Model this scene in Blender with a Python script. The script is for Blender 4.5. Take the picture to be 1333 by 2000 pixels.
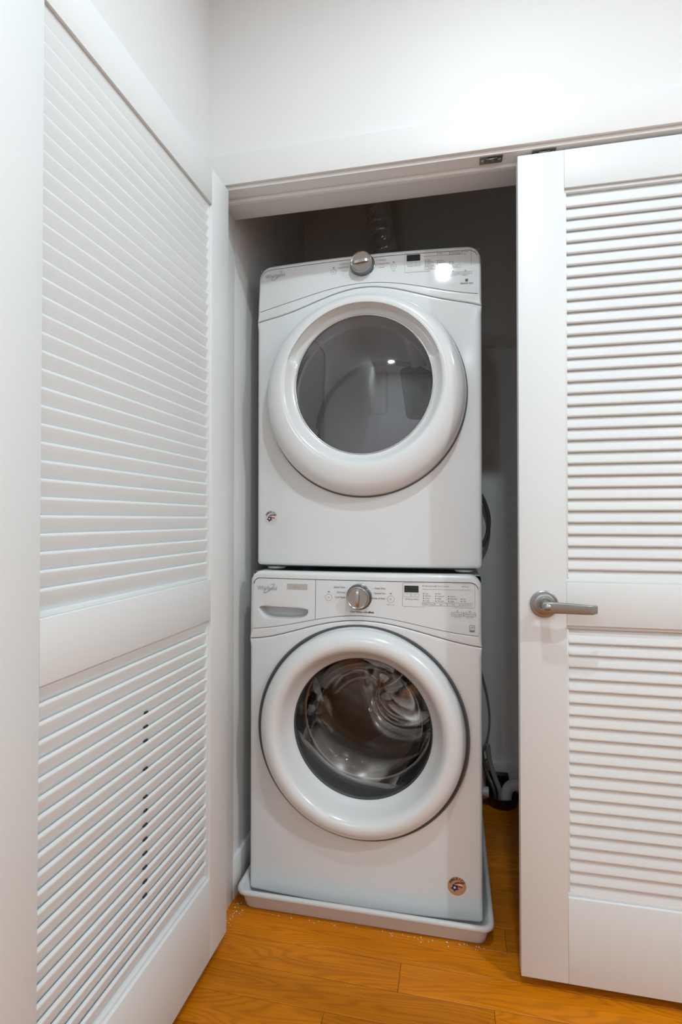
import bpy, bmesh, math, random
import numpy as np
from mathutils import Vector, Matrix

for o in list(bpy.data.objects): bpy.data.objects.remove(o, do_unlink=True)
scene = bpy.context.scene
COL = scene.collection
PI = math.pi
random.seed(7)

# ------------------------------------------------------------------ camera
FPX = 1030.0; YAW = 0.207; PITCH = 0.0139; CAM_H = 1.14
cam_d = bpy.data.cameras.new('camera')
cam_d.sensor_fit = 'HORIZONTAL'; cam_d.sensor_width = 36.0
cam_d.lens = FPX / 1333.0 * 36.0
cam_d.clip_start = 0.02
cam = bpy.data.objects.new('camera', cam_d); COL.objects.link(cam)
cam.location = (0, 0, CAM_H)
cam.rotation_euler = (PI / 2 + PITCH, 0, YAW)
scene.camera = cam

# ------------------------------------------------------------------ world, exposure
world = bpy.data.worlds.new('world'); scene.world = world
world.use_nodes = True
world.node_tree.nodes['Background'].inputs[0].default_value = (0.9, 0.95, 1, 1)
world.node_tree.nodes['Background'].inputs[1].default_value = 0.3
vs = scene.view_settings
scene.display_settings.display_device = 'sRGB'
vs.view_transform = 'Standard'; vs.look = 'None'; vs.gamma = 1.0; vs.use_curve_mapping = False
vs.exposure = -0.06
CEIL = 2.68
LAMPS = [  # x, y, watts; first is the closet-side ceiling light, the rest are added fill
    (0.13, 0.55, 11.0), (-0.42, -1.75, 11.0), (0.75, -0.75, 2.0), (0.85, -1.95, 6.0), (1.72, 0.05, 27.0)]
LAMP_D = 0.07
LAMP_COL = (0.855, 0.98, 1.06)

# ------------------------------------------------------------------ node materials
def new_mat(name):
    m = bpy.data.materials.new(name); m.use_nodes = True
    nt = m.node_tree; b = nt.nodes['Principled BSDF']
    return m, nt, b

def plain(name, col, rough=0.5, metal=0.0, bump=0.0, bscale=200.0, var=0.0, coat=0.0, spec=0.5):
    m, nt, b = new_mat(name)
    b.inputs['Roughness'].default_value = rough
    b.inputs['Metallic'].default_value = metal
    b.inputs['Coat Weight'].default_value = coat
    b.inputs['Coat Roughness'].default_value = 0.12
    b.inputs['Specular IOR Level'].default_value = spec
    tc = nt.nodes.new('ShaderNodeTexCoord')
    nz = nt.nodes.new('ShaderNodeTexNoise'); nz.inputs['Scale'].default_value = bscale
    nz.inputs['Detail'].default_value = 4
    nt.links.new(tc.outputs['Object'], nz.inputs['Vector'])
    mix = nt.nodes.new('ShaderNodeMix'); mix.data_type = 'RGBA'
    mix.inputs[6].default_value = tuple(c * (1 - var) for c in col) + (1,)
    mix.inputs[7].default_value = tuple(min(1, c * (1 + var)) for c in col) + (1,)
    nt.links.new(nz.outputs['Fac'], mix.inputs[0])
    nt.links.new(mix.outputs[2], b.inputs['Base Color'])
    if bump:
        bp = nt.nodes.new('ShaderNodeBump'); bp.inputs['Strength'].default_value = bump
        bp.inputs['Distance'].default_value = 0.001
        nt.links.new(nz.outputs['Fac'], bp.inputs['Height'])
        nt.links.new(bp.outputs['Normal'], b.inputs['Normal'])
    return m

def slat_paint():
    m = plain('painted_wood', (0.79, 0.81, 0.805), 0.38, bump=0.0)
    nt = m.node_tree; b = nt.nodes['Principled BSDF']
    tc = nt.nodes.new('ShaderNodeTexCoord'); mp = nt.nodes.new('ShaderNodeMapping')
    mp.inputs['Scale'].default_value = (14, 260, 260)
    nz = nt.nodes.new('ShaderNodeTexNoise'); nz.inputs['Scale'].default_value = 1.0
    nz.inputs['Detail'].default_value = 3
    bp = nt.nodes.new('ShaderNodeBump'); bp.inputs['Strength'].default_value = 0.25
    bp.inputs['Distance'].default_value = 0.0008
    nt.links.new(tc.outputs['Object'], mp.inputs['Vector']); nt.links.new(mp.outputs[0], nz.inputs['Vector'])
    nt.links.new(nz.outputs['Fac'], bp.inputs['Height']); nt.links.new(bp.outputs['Normal'], b.inputs['Normal'])
    return m

def wood_mat():
    m, nt, b = new_mat('oak_floor')
    N = nt.nodes.new; L = nt.links.new
    tc = N('ShaderNodeTexCoord'); oi = N('ShaderNodeObjectInfo')
    off = N('ShaderNodeVectorMath'); off.operation = 'SCALE'; off.inputs[0].default_value = (37.0, 11.0, 5.0)
    L(oi.outputs['Random'], off.inputs['Scale'])
    add = N('ShaderNodeVectorMath'); add.operation = 'ADD'
    L(tc.outputs['Object'], add.inputs[0]); L(off.outputs[0], add.inputs[1])
    # cathedral figure: contour lines of a stretched smooth noise
    m1 = N('ShaderNodeMapping'); m1.inputs['Scale'].default_value = (1.7, 15.0, 1.0); L(add.outputs[0], m1.inputs['Vector'])
    n1 = N('ShaderNodeTexNoise'); n1.inputs['Scale'].default_value = 1.0; n1.inputs['Detail'].default_value = 1.0
    n1.inputs['Distortion'].default_value = 0.25
    L(m1.outputs[0], n1.inputs['Vector'])
    mul = N('ShaderNodeMath'); mul.operation = 'MULTIPLY'; mul.inputs[1].default_value = 120.0; L(n1.outputs['Fac'], mul.inputs[0])
    sn = N('ShaderNodeMath'); sn.operation = 'SINE'; L(mul.outputs[0], sn.inputs[0])
    mr = N('ShaderNodeMapRange'); mr.inputs[1].default_value = -1; mr.inputs[2].default_value = 1; L(sn.outputs[0], mr.inputs[0])
    # fine pores along the plank
    m2 = N('ShaderNodeMapping'); m2.inputs['Scale'].default_value = (9.0, 330.0, 1.0); L(add.outputs[0], m2.inputs['Vector'])
    n2 = N('ShaderNodeTexNoise'); n2.inputs['Scale'].default_value = 1.0; n2.inputs['Detail'].default_value = 4.0
    L(m2.outputs[0], n2.inputs['Vector'])
    # broad tone
    m3 = N('ShaderNodeMapping'); m3.inputs['Scale'].default_value = (3.0, 16.0, 1.0); L(add.outputs[0], m3.inputs['Vector'])
    n3 = N('ShaderNodeTexNoise'); n3.inputs['Scale'].default_value = 1.0; n3.inputs['Detail'].default_value = 2.0
    L(m3.outputs[0], n3.inputs['Vector'])
    r1 = N('ShaderNodeMix'); r1.data_type = 'RGBA'
    r1.inputs[6].default_value = (0.46, 0.128, 0.002, 1); r1.inputs[7].default_value = (0.80, 0.255, 0.006, 1)
    L(n3.outputs['Fac'], r1.inputs[0])
    g1 = N('ShaderNodeMath'); g1.operation = 'POWER'; g1.inputs[1].default_value = 2.2; L(mr.outputs[0], g1.inputs[0])
    g2 = N('ShaderNodeMath'); g2.operation = 'MULTIPLY'; g2.inputs[1].default_value = 0.34; L(g1.outputs[0], g2.inputs[0])
    r2 = N('ShaderNodeMix'); r2.data_type = 'RGBA'; r2.inputs[7].default_value = (0.25, 0.068, 0.002, 1)
    L(r1.outputs[2], r2.inputs[6]); L(g2.outputs[0], r2.inputs[0])
    p1 = N('ShaderNodeMapRange'); p1.inputs[1].default_value = 0.55; p1.inputs[2].default_value = 0.8; p1.inputs[4].default_value = 0.45
    L(n2.outputs['Fac'], p1.inputs[0])
    r3 = N('ShaderNodeMix'); r3.data_type = 'RGBA'; r3.inputs[7].default_value = (0.23, 0.064, 0.002, 1)
    L(r2.outputs[2], r3.inputs[6]); L(p1.outputs[0], r3.inputs[0])
    # plank to plank tone
    hs = N('ShaderNodeHueSaturation')
    vr = N('ShaderNodeMapRange'); vr.inputs[3].default_value = 0.84; vr.inputs[4].default_value = 1.16
    L(oi.outputs['Random'], vr.inputs[0]); L(vr.outputs[0], hs.inputs['Value']); L(r3.outputs[2], hs.inputs['Color'])
    L(hs.outputs[0], b.inputs['Base Color'])
    b.inputs['Roughness'].default_value = 0.33
    b.inputs['Specular IOR Level'].default_value = 0.22
    bp = N('ShaderNodeBump'); bp.inputs['Strength'].default_value = 0.12; bp.inputs['Distance'].default_value = 0.0006
    L(n2.outputs['Fac'], bp.inputs['Height']); L(bp.outputs['Normal'], b.inputs['Normal'])
    return m

def pane_mat(name, tint, refr=0.0, ior=1.45, veil=0.0):
    # thin glass: fresnel gloss over a tinted see-through, optionally part refracted
    m, nt, b = new_mat(name); nt.nodes.remove(b)
    N = nt.nodes.new; L = nt.links.new
    out = nt.nodes['Material Output']
    tr = N('ShaderNodeBsdfTransparent'); tr.inputs[0].default_value = tint + (1,)
    base = tr.outputs[0]
    if refr:
        rf = N('ShaderNodeBsdfRefraction'); rf.inputs['Color'].default_value = tint + (1,)
        rf.inputs['IOR'].default_value = 1.18; rf.inputs['Roughness'].default_value = 0.0
        mx = N('ShaderNodeMixShader'); mx.inputs[0].default_value = refr
        L(tr.outputs[0], mx.inputs[1]); L(rf.outputs[0], mx.inputs[2]); base = mx.outputs[0]
    gl = N('ShaderNodeBsdfGlossy'); gl.inputs['Roughness'].default_value = 0.02
    lw = N('ShaderNodeLayerWeight'); lw.inputs['Blend'].default_value = 0.5
    pw = N('ShaderNodeMath'); pw.operation = 'POWER'; pw.inputs[1].default_value = 3.5; L(lw.outputs['Facing'], pw.inputs[0])
    fr = N('ShaderNodeMapRange'); fr.inputs[3].default_value = ((ior - 1) / (ior + 1)) ** 2; fr.inputs[4].default_value = 0.8; L(pw.outputs[0], fr.inputs[0])
    ms = N('ShaderNodeMixShader'); L(fr.outputs[0], ms.inputs[0]); L(base, ms.inputs[1]); L(gl.outputs[0], ms.inputs[2])
    L(ms.outputs[0], out.inputs['Surface'])
    return m

def foil_mat():
    m, nt, b = new_mat('crinkled_foil')
    b.inputs['Base Color'].default_value = (0.92, 0.92, 0.93, 1)
    b.inputs['Metallic'].default_value = 0.7; b.inputs['Roughness'].default_value = 0.2
    tc = nt.nodes.new('ShaderNodeTexCoord')
    v = nt.nodes.new('ShaderNodeTexVoronoi'); v.inputs['Scale'].default_value = 70
    nt.links.new(tc.outputs['Object'], v.inputs['Vector'])
    bp = nt.nodes.new('ShaderNodeBump'); bp.inputs['Strength'].default_value = 1.0; bp.inputs['Distance'].default_value = 0.004
    nt.links.new(v.outputs['Distance'], bp.inputs['Height']); nt.links.new(bp.outputs['Normal'], b.inputs['Normal'])
    return m

def emit_mat(name, col, s):
    m, nt, b = new_mat(name)
    b.inputs['Base Color'].default_value = (0.9, 0.9, 0.9, 1)
    b.inputs['Emission Color'].default_value = col + (1,); b.inputs['Emission Strength'].default_value = s
    return m

M = dict(
    wall=plain('wall_paint', (0.82, 0.82, 0.81), 0.55, bump=0.05, bscale=350),
    ceil=plain('ceiling_paint', (0.90, 0.90, 0.89), 0.7, bump=0.05, bscale=350),
    trim=plain('trim_paint', (0.81, 0.81, 0.795), 0.42, bump=0.02, bscale=120),
    door=plain('door_paint', (0.785, 0.805, 0.80), 0.45, bump=0.03, bscale=160),
    slat=slat_paint(),
    closet=plain('closet_paint', (0.86, 0.865, 0.85), 0.6, bump=0.05, bscale=300),
    closet_base=plain('closet_baseboard_paint', (0.80, 0.80, 0.79), 0.4),
    wood=wood_mat(),
    sub=plain('floor_gap', (0.05, 0.02, 0.006), 0.8),
    enamel=plain('white_enamel', (0.785, 0.81, 0.815), 0.22, bump=0.01, bscale=400, coat=0.3),
    plastic=plain('white_plastic', (0.775, 0.795, 0.795), 0.22, coat=0.3),
    face=plain('console_plastic', (0.765, 0.785, 0.785), 0.07),
    dark=plain('gap_shade', (0.02, 0.02, 0.02), 0.6),  # dark colour stands in for shade inside narrow gaps
    seal=plain('grey_rubber', (0.10, 0.10, 0.10), 0.5),
    gasket=plain('gasket_rubber', (0.085, 0.085, 0.085), 0.35),
    print=plain('grey_print', (0.22, 0.22, 0.22), 0.5),
    lprint=plain('pale_print', (0.45, 0.45, 0.45), 0.5),
    logo=plain('logo_silver', (0.38, 0.38, 0.38), 0.35, metal=0.3),
    disp=plain('display_window', (0.025, 0.025, 0.025), 0.15),
    chrome=plain('brushed_chrome', (0.42, 0.41, 0.41), 0.2, metal=1.0),
    knob_side=plain('dial_side', (0.20, 0.20, 0.20), 0.22, metal=0.9),
    chrome_d=plain('satin_chrome', (0.50, 0.49, 0.48), 0.25, metal=1.0),
    nickel=plain('satin_nickel', (0.36, 0.355, 0.345), 0.34, metal=1.0, bump=0.04, bscale=300),
    steel=plain('drum_steel', (0.50, 0.49, 0.48), 0.12, metal=1.0, bump=0.5, bscale=18),
    steel2=plain('drum_back_steel', (0.52, 0.50, 0.48), 0.15, metal=1.0, bump=0.2, bscale=9),
    drum=plain('drum_grey_enamel', (0.66, 0.66, 0.67), 0.3),
    vent=plain('vent_grey', (0.17, 0.17, 0.17), 0.45),
    pan=plain('pan_plastic', (0.66, 0.66, 0.65), 0.4, bump=0.04, bscale=90),
    foil=foil_mat(),
    galv=plain('worn_metal', (0.20, 0.195, 0.19), 0.45, metal=0.8, var=0.4, bscale=300),
    screw=plain('screw_metal', (0.55, 0.54, 0.52), 0.35, metal=1.0),
    pvc=plain('white_pvc', (0.70, 0.70, 0.69), 0.35),
    hose=plain('grey_hose', (0.33, 0.33, 0.32), 0.45),
    black=plain('black_plastic', (0.012, 0.012, 0.012), 0.35),
    cable=plain('grey_cable', (0.26, 0.265, 0.27), 0.5),
    crumb=plain('white_crumbs', (0.8, 0.75, 0.66), 0.7),
    orange=plain('orange_sticker', (0.60, 0.32, 0.16), 0.5),
    clear=plain('pale_sticker', (0.70, 0.70, 0.69), 0.4),
    red=plain('red_ink', (0.38, 0.03, 0.03), 0.5),
    blue=plain('blue_ink', (0.02, 0.025, 0.10), 0.5),
    white=plain('white_ink', (0.75, 0.75, 0.75), 0.5),
    ink=plain('dark_ink', (0.05, 0.04, 0.04), 0.5),
    tag=plain('beige_tag', (0.52, 0.50, 0.47), 0.4),
    tagtxt=plain('tan_ink', (0.50, 0.38, 0.28), 0.5),
    glass=pane_mat('tinted_glass', (0.86, 0.86, 0.87), ior=1.75),
    bowl=pane_mat('bowl_glass', (0.86, 0.86, 0.86), refr=0.5, ior=1.45),
    lens=emit_mat('lamp_lens', (1, 0.97, 0.93), 6.0),
)

# ------------------------------------------------------------------ mesh helpers
def obj(name, verts, faces, mat, parent=None, smooth=None, fix=True):
    me = bpy.data.meshes.new(name)
    me.from_pydata([tuple(v) for v in verts], [], faces)
    if fix:
        bm = bmesh.new(); bm.from_mesh(me)
        bmesh.ops.recalc_face_normals(bm, faces=bm.faces); bm.to_mesh(me); bm.free()
    me.materials.append(mat)
    if smooth is not None:
        me.shade_smooth(); me.set_sharp_from_angle(angle=math.radians(smooth))
    o = bpy.data.objects.new(name, me); COL.objects.link(o)
    if parent: o.parent = parent
    return o

def box_bm(bm, x0, x1, y0, y1, z0, z1, bev=0.0, seg=2):
    t = bmesh.new(); bmesh.ops.create_cube(t, size=1)
    for v in t.verts:
        v.co = Vector((x0 + (v.co.x + .5) * (x1 - x0), y0 + (v.co.y + .5) * (y1 - y0), z0 + (v.co.z + .5) * (z1 - z0)))
    if bev: bmesh.ops.bevel(t, geom=list(t.edges), offset=bev, segments=seg, affect='EDGES', profile=0.5)
    me = bpy.data.meshes.new('tmp'); t.to_mesh(me); t.free(); bm.from_mesh(me); bpy.data.meshes.remove(me)

def boxes(name, lst, mat, parent=None, bev=0.0, seg=2):
    bm = bmesh.new()
    for b in lst: box_bm(bm, *b, bev=bev, seg=seg)
    me = bpy.data.meshes.new(name); bm.to_mesh(me); bm.free()
    me.materials.append(mat)
    if bev: me.shade_smooth(); me.set_sharp_from_angle(angle=math.radians(35))
    o = bpy.data.objects.new(name, me); COL.objects.link(o)
    if parent: o.parent = parent
    return o

def empty(name, loc=(0, 0, 0), rz=0.0):
    o = bpy.data.objects.new(name, None); COL.objects.link(o)
    o.empty_display_size = 0.1; o.location = loc; o.rotation_euler = (0, 0, rz)
    return o

def struct(o): o['kind'] = 'structure'; return o
def tag(o, label, cat, group=None):
    o['label'] = label; o['category'] = cat
    if group: o['group'] = group
    return o

def loft(loops, close=True, cap0=False, cap1=False):
    n = len(loops[0]); V = [p for l in loops for p in l]; F = []
    for i in range(len(loops) - 1):
        for j in range(n if close else n - 1):
            k = (j + 1) % n
            F.append((i * n + j, i * n + k, (i + 1) * n + k, (i + 1) * n + j))
    if cap0: F.append(tuple(range(n))[::-1])
    if cap1: F.append(tuple((len(loops) - 1) * n + j for j in range(n)))
    return V, F

def lathe_y(profile, c=(0, 0), n=96, cap0=False, cap1=False, y0=0.0):
    """profile of (r, y); axis along local y through (cx, cz); an optional third entry shifts the centre in z"""
    loops = []
    for p in profile:
        dz = p[2] if len(p) > 2 else 0.0
        loops.append([(c[0] + p[0] * math.cos(2 * PI * k / n), y0 + p[1], c[1] + dz + p[0] * math.sin(2 * PI * k / n)) for k in range(n)])
    return loft(loops, True, cap0, cap1)

def lathe_z(profile, c=(0, 0, 0), n=48, cap0=False, cap1=False):
    loops = [[(c[0] + r * math.cos(2 * PI * k / n), c[1] + r * math.sin(2 * PI * k / n), c[2] + z) for k in range(n)] for r, z in profile]
    return loft(loops, True, cap0, cap1)

def tube(pts, rad, n=12, caps=True, radf=None):
    pts = [Vector(p) for p in pts]; loops = []
    up = Vector((0.13, 0.2, 0.97)).normalized()
    for i, p in enumerate(pts):
        t = (pts[min(i + 1, len(pts) - 1)] - pts[max(i - 1, 0)]).normalized()
        a = t.cross(up)
        if a.length < 1e-3: a = t.cross(Vector((1, 0, 0)))
        a.normalize(); b = a.cross(t).normalized()
        r = radf(i) if radf else rad
        loops.append([p + a * (r * math.cos(2 * PI * k / n)) + b * (r * math.sin(2 * PI * k / n)) for k in range(n)])
    return loft(loops, True, caps, caps)

def smooth_path(pts, n=12):
    P = [Vector(p) for p in pts]; P = [P[0] * 2 - P[1]] + P + [P[-1] * 2 - P[-2]]; out = []
    for i in range(1, len(P) - 2):
        for k in range(n):
            t = k / n; a, b, c, d = P[i - 1], P[i], P[i + 1], P[i + 2]
            out.append(0.5 * ((2 * b) + (c - a) * t + (2 * a - 5 * b + 4 * c - d) * t * t + (3 * b - a - 3 * c + d) * t ** 3))
    out.append(P[-2]); return out

def join(parts):
    V, F = [], []
    for v, f in parts:
        o = len(V); V += list(v); F += [tuple(i + o for i in q) for q in f]
    return V, F

def rrect(x0, x1, z0, z1, r, n=6):
    pts = []
    for cx, cz, a0 in ((x1 - r, z0 + r, -PI / 2), (x1 - r, z1 - r, 0), (x0 + r, z1 - r, PI / 2), (x0 + r, z0 + r, PI)):
        for k in range(n + 1):
            a = a0 + PI / 2 * k / n; pts.append((cx + r * math.cos(a), cz + r * math.sin(a)))
    return pts

# ------------------------------------------------------------------ the room
WX0, WX1 = -0.664, 2.10          # hallway side walls
YW = 1.356                       # face of the wall with the closet
YJ = 1.495                       # back of that wall
YB = 2.300                       # back wall of the closet
YR = -2.30                       # wall behind the viewer
OPX0, OPX1 = -0.645, 0.926       # closet opening
OPZ = 2.052
CX0, CX1 = -0.654, 1.05          # inside of the closet

floor = struct(boxes('floor', [(WX0 - .1, WX1 + .1, YR - .1, YB + .1, -0.06, -0.0045)], M['sub']))
PW = 0.0865; Y_SEAM = 1.289
joints = {0: [-0.131], -1: [0.094], 2: [0.14], 1: [0.62], 3: [-0.30, 0.50], 4: [0.33]}
k0 = int(math.floor((YR - Y_SEAM) / PW)); k1 = int(math.ceil((YB - Y_SEAM) / PW))
def plank(xa, xb, ya, yb):
    g = 0.0005; c = 0.0011
    hx, hy = (xb - xa) / 2 - g, (yb - ya) / 2 - g
    V = [(sx * hx, sy * hy, -0.0045) for sx, sy in ((-1, -1), (1, -1), (1, 1), (-1, 1))]
    V += [(sx * hx, sy * hy, -c * .6) for sx, sy in ((-1, -1), (1, -1), (1, 1), (-1, 1))]
    V += [(sx * (hx - c), sy * (hy - c), 0) for sx, sy in ((-1, -1), (1, -1), (1, 1), (-1, 1))]
    F = [(8, 9, 10, 11)]
    for i in range(4):
        j = (i + 1) % 4; F += [(i, j, j + 4, i + 4), (i + 4, j + 4, j + 8, i + 8)]
    o = obj('plank', V, F, M['wood'], floor); o.location = ((xa + xb) / 2, (ya + yb) / 2, 0)
for k in range(k0, k1):
    ya = max(Y_SEAM + k * PW, YR); yb = min(ya + PW, YB)
    if k in joints: xs = [WX0] + joints[k]
    else: xs = [WX0, WX0 + random.uniform(0.3, 1.0)]
    while xs[-1] < WX1 - 0.5: xs.append(xs[-1] + random.uniform(0.7, 1.25))
    if xs[-1] > WX1 - 0.25: xs[-1] = WX1
    else: xs.append(WX1)
    for a, b in zip(xs[:-1], xs[1:]): plank(a, b, ya, yb)

struct(boxes('ceiling', [(WX0 - .1, WX1 + .1, YR - .1, YW + .02, CEIL, CEIL + .1)], M['ceil']))
struct(boxes('wall_left', [(WX0 - .1, WX0, YR - .1, YW + .02, 0, CEIL + .05)], M['wall']))
struct(boxes('wall_right', [(WX1, WX1 + .1, YR - .1, YW + .02, 0, CEIL + .05)], M['wall']))
struct(boxes('wall_rear', [(WX0 - .1, WX1 + .1, YR - .1, YR, 0, CEIL + .05)], M['wall']))
struct(boxes('wall_front', [(WX0 - .1, OPX0 - .02, YW, YJ, 0, CEIL + .05), (OPX1 + .02, WX1 + .1, YW, YJ, 0, CEIL + .05),
                            (OPX0 - .02, OPX1 + .02, YW, YJ, OPZ + .02, CEIL + .05)], M['wall']))
struct(boxes('wall_closet_left', [(CX0 - .1, CX0, YJ, YB + .1, 0, CEIL + .05)], M['closet']))
struct(boxes('wall_closet_right', [(CX1, CX1 + .1, YJ, YB + .1, 0, CEIL + .05)], M['closet']))
struct(boxes('wall_closet_back', [(CX0 - .1, CX1 + .1, YB, YB + .1, 0, CEIL + .05)], M['closet']))
struct(boxes('ceiling_closet', [(CX0 - .1, CX1 + .1, YJ, YB + .1, CEIL, CEIL + .1)], M['closet']))
struct(boxes('baseboard_closet_left', [(CX0, CX0 + .012, YJ, YB, 0, 0.118)], M['closet_base'], bev=0.002))
struct(boxes('baseboard_closet_back', [(CX0 + .012, CX1, YB - .012, YB, 0, 0.128)], M['closet_base'], bev=0.002))

# casing, jamb and stop of the closet opening
tr = struct(empty('trim_1', (0, YW, 0)))
def tbox(name, lst, bev=0.0012): return boxes(name, [(a, b, c - YW, d - YW, e, f) for a, b, c, d, e, f in lst], M['trim'], tr, bev)
CZ = 2.061
tbox('casing_head', [(WX0, OPX1 + .085, YW - .011, YW, CZ, CZ + .084)])
tbox('casing_side', [(WX0, OPX0 - .006, YW - .011, YW, 0, CZ)])
tbox('casing_side', [(OPX1 + .006, OPX1 + .085, YW - .011, YW, 0, CZ)])
tbox('jamb_head', [(OPX0 - .02, OPX1 + .02, YW - .001, YJ + .001, OPZ, OPZ + .02)])
tbox('jamb_side', [(OPX0 - .02, OPX0, YW - .001, YJ + .001, 0, OPZ)])
tbox('jamb_side', [(OPX1, OPX1 + .02, YW - .001, YJ + .001, 0, OPZ)])
tbox('door_stop', [(OPX0, OPX1, YW + .040, YW + .058, OPZ - .010, OPZ)])
tbox('door_stop', [(OPX0, OPX0 + .010, YW + .040, YW + .058, 0, OPZ - .010)])
tbox('door_stop', [(OPX1 - .010, OPX1, YW + .040, YW + .058, 0, OPZ - .010)])
for xc in (0.100, 0.226):
    p = boxes('strike_plate', [(xc - .028, xc + .028, .004, .032, OPZ - .0022, OPZ)], M['galv'], tr, 0.0008)
    p['label'] = 'scratched dark metal catch plate'
    for dx in (-.02, .004, .021):
        obj('screw', *lathe_z([(0.0001, -.0016), (.003, -.0014), (.0042, 0)], (xc + dx, .018, OPZ - .0022), 14), M['screw'], p, 40)
    obj('catch_tongue', *tube([(xc - .012, .010, OPZ - .003), (xc, .008, OPZ - .007), (xc + .014, .010, OPZ - .003)], .0022, 8), M['galv'], p, 60)

# ------------------------------------------------------------------ louvred doors
DW, DT = 0.7566, 0.035
DZ0, DZ1 = 0.028, 2.044
P_LO = (0.2322, 0.8836); P_UP = (0.987, 1.9500)
def slat_mesh(L):
    w, t, th = 0.0470, 0.0086, math.radians(70)
    r = t / 2; sec = []
    for sx in (1, -1):
        for k in range(5):
            a = (-PI / 2 + PI * k / 4) if sx == 1 else (PI / 2 + PI * k / 4)
            sec.append((sx * (w / 2 - r) + r * math.cos(a), r * math.sin(a)))
    # width axis runs from back-top to front-bottom
    ux = (-math.cos(th), -math.sin(th)); vx = (math.sin(th), -math.cos(th))
    loops = [[(x, s * ux[0] + q * vx[0], s * ux[1] + q * vx[1]) for s, q in sec] for x in (0, L)]
    V, F = loft(loops, True, True, True)
    return V, F

def louvre_door(name, loc, rz, lead, hinge, mirror):
    """local x along the width, y = 0 outer face, hinge at x = 0 when mirror is False"""
    d = struct(empty(name, loc, rz))
    xa, xb = (hinge, DW - lead) if not mirror else (lead, DW - hinge)
    z0, z1 = DZ0 - loc[2], DZ1 - loc[2]
    boxes('stile', [(0, xa, 0, DT, z0, z1)], M['door'], d, 0.0016)
    boxes('stile', [(xb, DW, 0, DT, z0, z1)], M['door'], d, 0.0016)
    for a, b in ((DZ0, P_LO[0]), (P_LO[1], P_UP[0]), (P_UP[1], DZ1)):
        boxes('rail', [(xa, xb, 0.0001, DT - .0001, a, b)], M['door'], d, 0.0012)
    first = None
    for (a, b), n in ((P_LO, 22), (P_UP, 33)):
        # sticking bead round the opening
        for za, zb in ((a, a + .0085), (b - .0085, b)):
            boxes('bead', [(xa, xb, .007, DT - .007, za, zb)], M['door'], d, 0.0015)
        for x0, x1 in ((xa, xa + .006), (xb - .006, xb)):
            boxes('bead', [(x0, x1, .0075, DT - .0075, a + .0085, b - .0085)], M['door'], d, 0.0012)
        lo, hi = a + .0085, b - .0085
        pitch = (hi - lo) / n
        for i in range(n):
            z = lo + pitch * (i + .5)
            if first is None:
                V, F = slat_mesh(xb - xa - .012)
                s = obj('slat', V, F, M['slat'], d, 50); first = s
            else:
                s = first.copy(); COL.objects.link(s); s.parent = d
            s.location = (xa + .006, DT / 2, z)
            s.rotation_euler = (math.radians(random.uniform(-.7, .7)), 0, 0)
    return d

door1 = louvre_door('door_1', (0.163, 1.362, 0), 0.0, 0.1086, 0.096, True)
door1['label'] = 'closed white louvred closet door with satin lever handle'
door2 = louvre_door('door_2', (-0.633, 1.345, 0), -PI / 2 - 0.0285, 0.1086, 0.096, False)
door2['label'] = 'white louvred closet door swung open against the left wall'

# small dark boxes painting the shade of narrow gaps between slats of the open door
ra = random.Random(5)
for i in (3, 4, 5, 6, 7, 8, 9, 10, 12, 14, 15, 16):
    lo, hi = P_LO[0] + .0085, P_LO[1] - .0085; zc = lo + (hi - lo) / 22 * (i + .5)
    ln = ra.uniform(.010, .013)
    boxes('slat_gap_shade', [(.348, .348 + ln, DT / 2 + .002, DT / 2 + .0068, zc + .0225, zc + .0258)], M['dark'], door2, .0005, 1)

# lever handle on the closed door
hx, hz = 0.0565, 0.934
h = obj('handle', *lathe_y([(0.0001, -.014), (.016, -.014), (.0175, -.0125), (.0178, -.010), (.0225, -.0095), (.0245, -.0085),
        (.0250, -.0065), (.0305, -.0060), (.0325, -.0045), (.033, -.002), (.033, 0)], (hx, hz), 64), M['nickel'], door1, 30)
h['label'] = 'satin nickel lever handle on a round rose'
obj('neck', *lathe_y([(.0125, -.012), (.0115, -.018), (.0115, -.048), (.0105, -.056), (.006, -.0605), (.0001, -.0615)], (hx, hz), 40), M['nickel'], h, 40)
def lever():
    st = [(-.008, -.046, .0105, .0095), (.004, -.050, .0125, .0095), (.014, -.0525, .0130, .0075), (.035, -.0530, .0125, .0058), (.060, -.0535, .0120, .0053),
          (.088, -.0540, .0112, .0050), (.0955, -.0530, .0110, .0050), (.1070, -.0430, .0095, .0048)]
    loops = []
    for i, (x, y, hh, tt) in enumerate(st):
        a = Vector((st[min(i + 1, len(st) - 1)][0] - st[max(i - 1, 0)][0], st[min(i + 1, len(st) - 1)][1] - st[max(i - 1, 0)][1])).normalized()
        nx, ny = -a.y, a.x
        lp = rrect(-tt, tt, -hh, hh, min(.003, tt * .6), 4)
        loops.append([(hx + x + nx * u, y + ny * u, hz - .003 * x / .1 + w) for u, w in lp])
    return loft(loops, True, True, True)
obj('lever', *lever(), M['nickel'], h, 40)

# ------------------------------------------------------------------ machines
class Surf:
    def __init__(s, hw, bow, z0=9.0, tilt=0.0): s.hw, s.bow, s.z0, s.tilt = hw, bow, z0, tilt
    def y(s, x, z):
        d = z - s.z0; w = .05
        lean = 0 if d <= 0 else s.tilt * (d * d / (2 * w) if d < w else d - w / 2)
        return -s.bow * (1 - min(1.0, (x / s.hw) ** 2)) + lean

def polyf(pts, deg=6):
    a = np.array(pts); c = np.polyfit(a[:, 0], a[:, 1], deg)
    return lambda x: float(np.polyval(c, x))

def rnd(d, r):
    if d >= r: return 0.0
    return r - math.sqrt(max(0, r * r - (r - d) ** 2))

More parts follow.
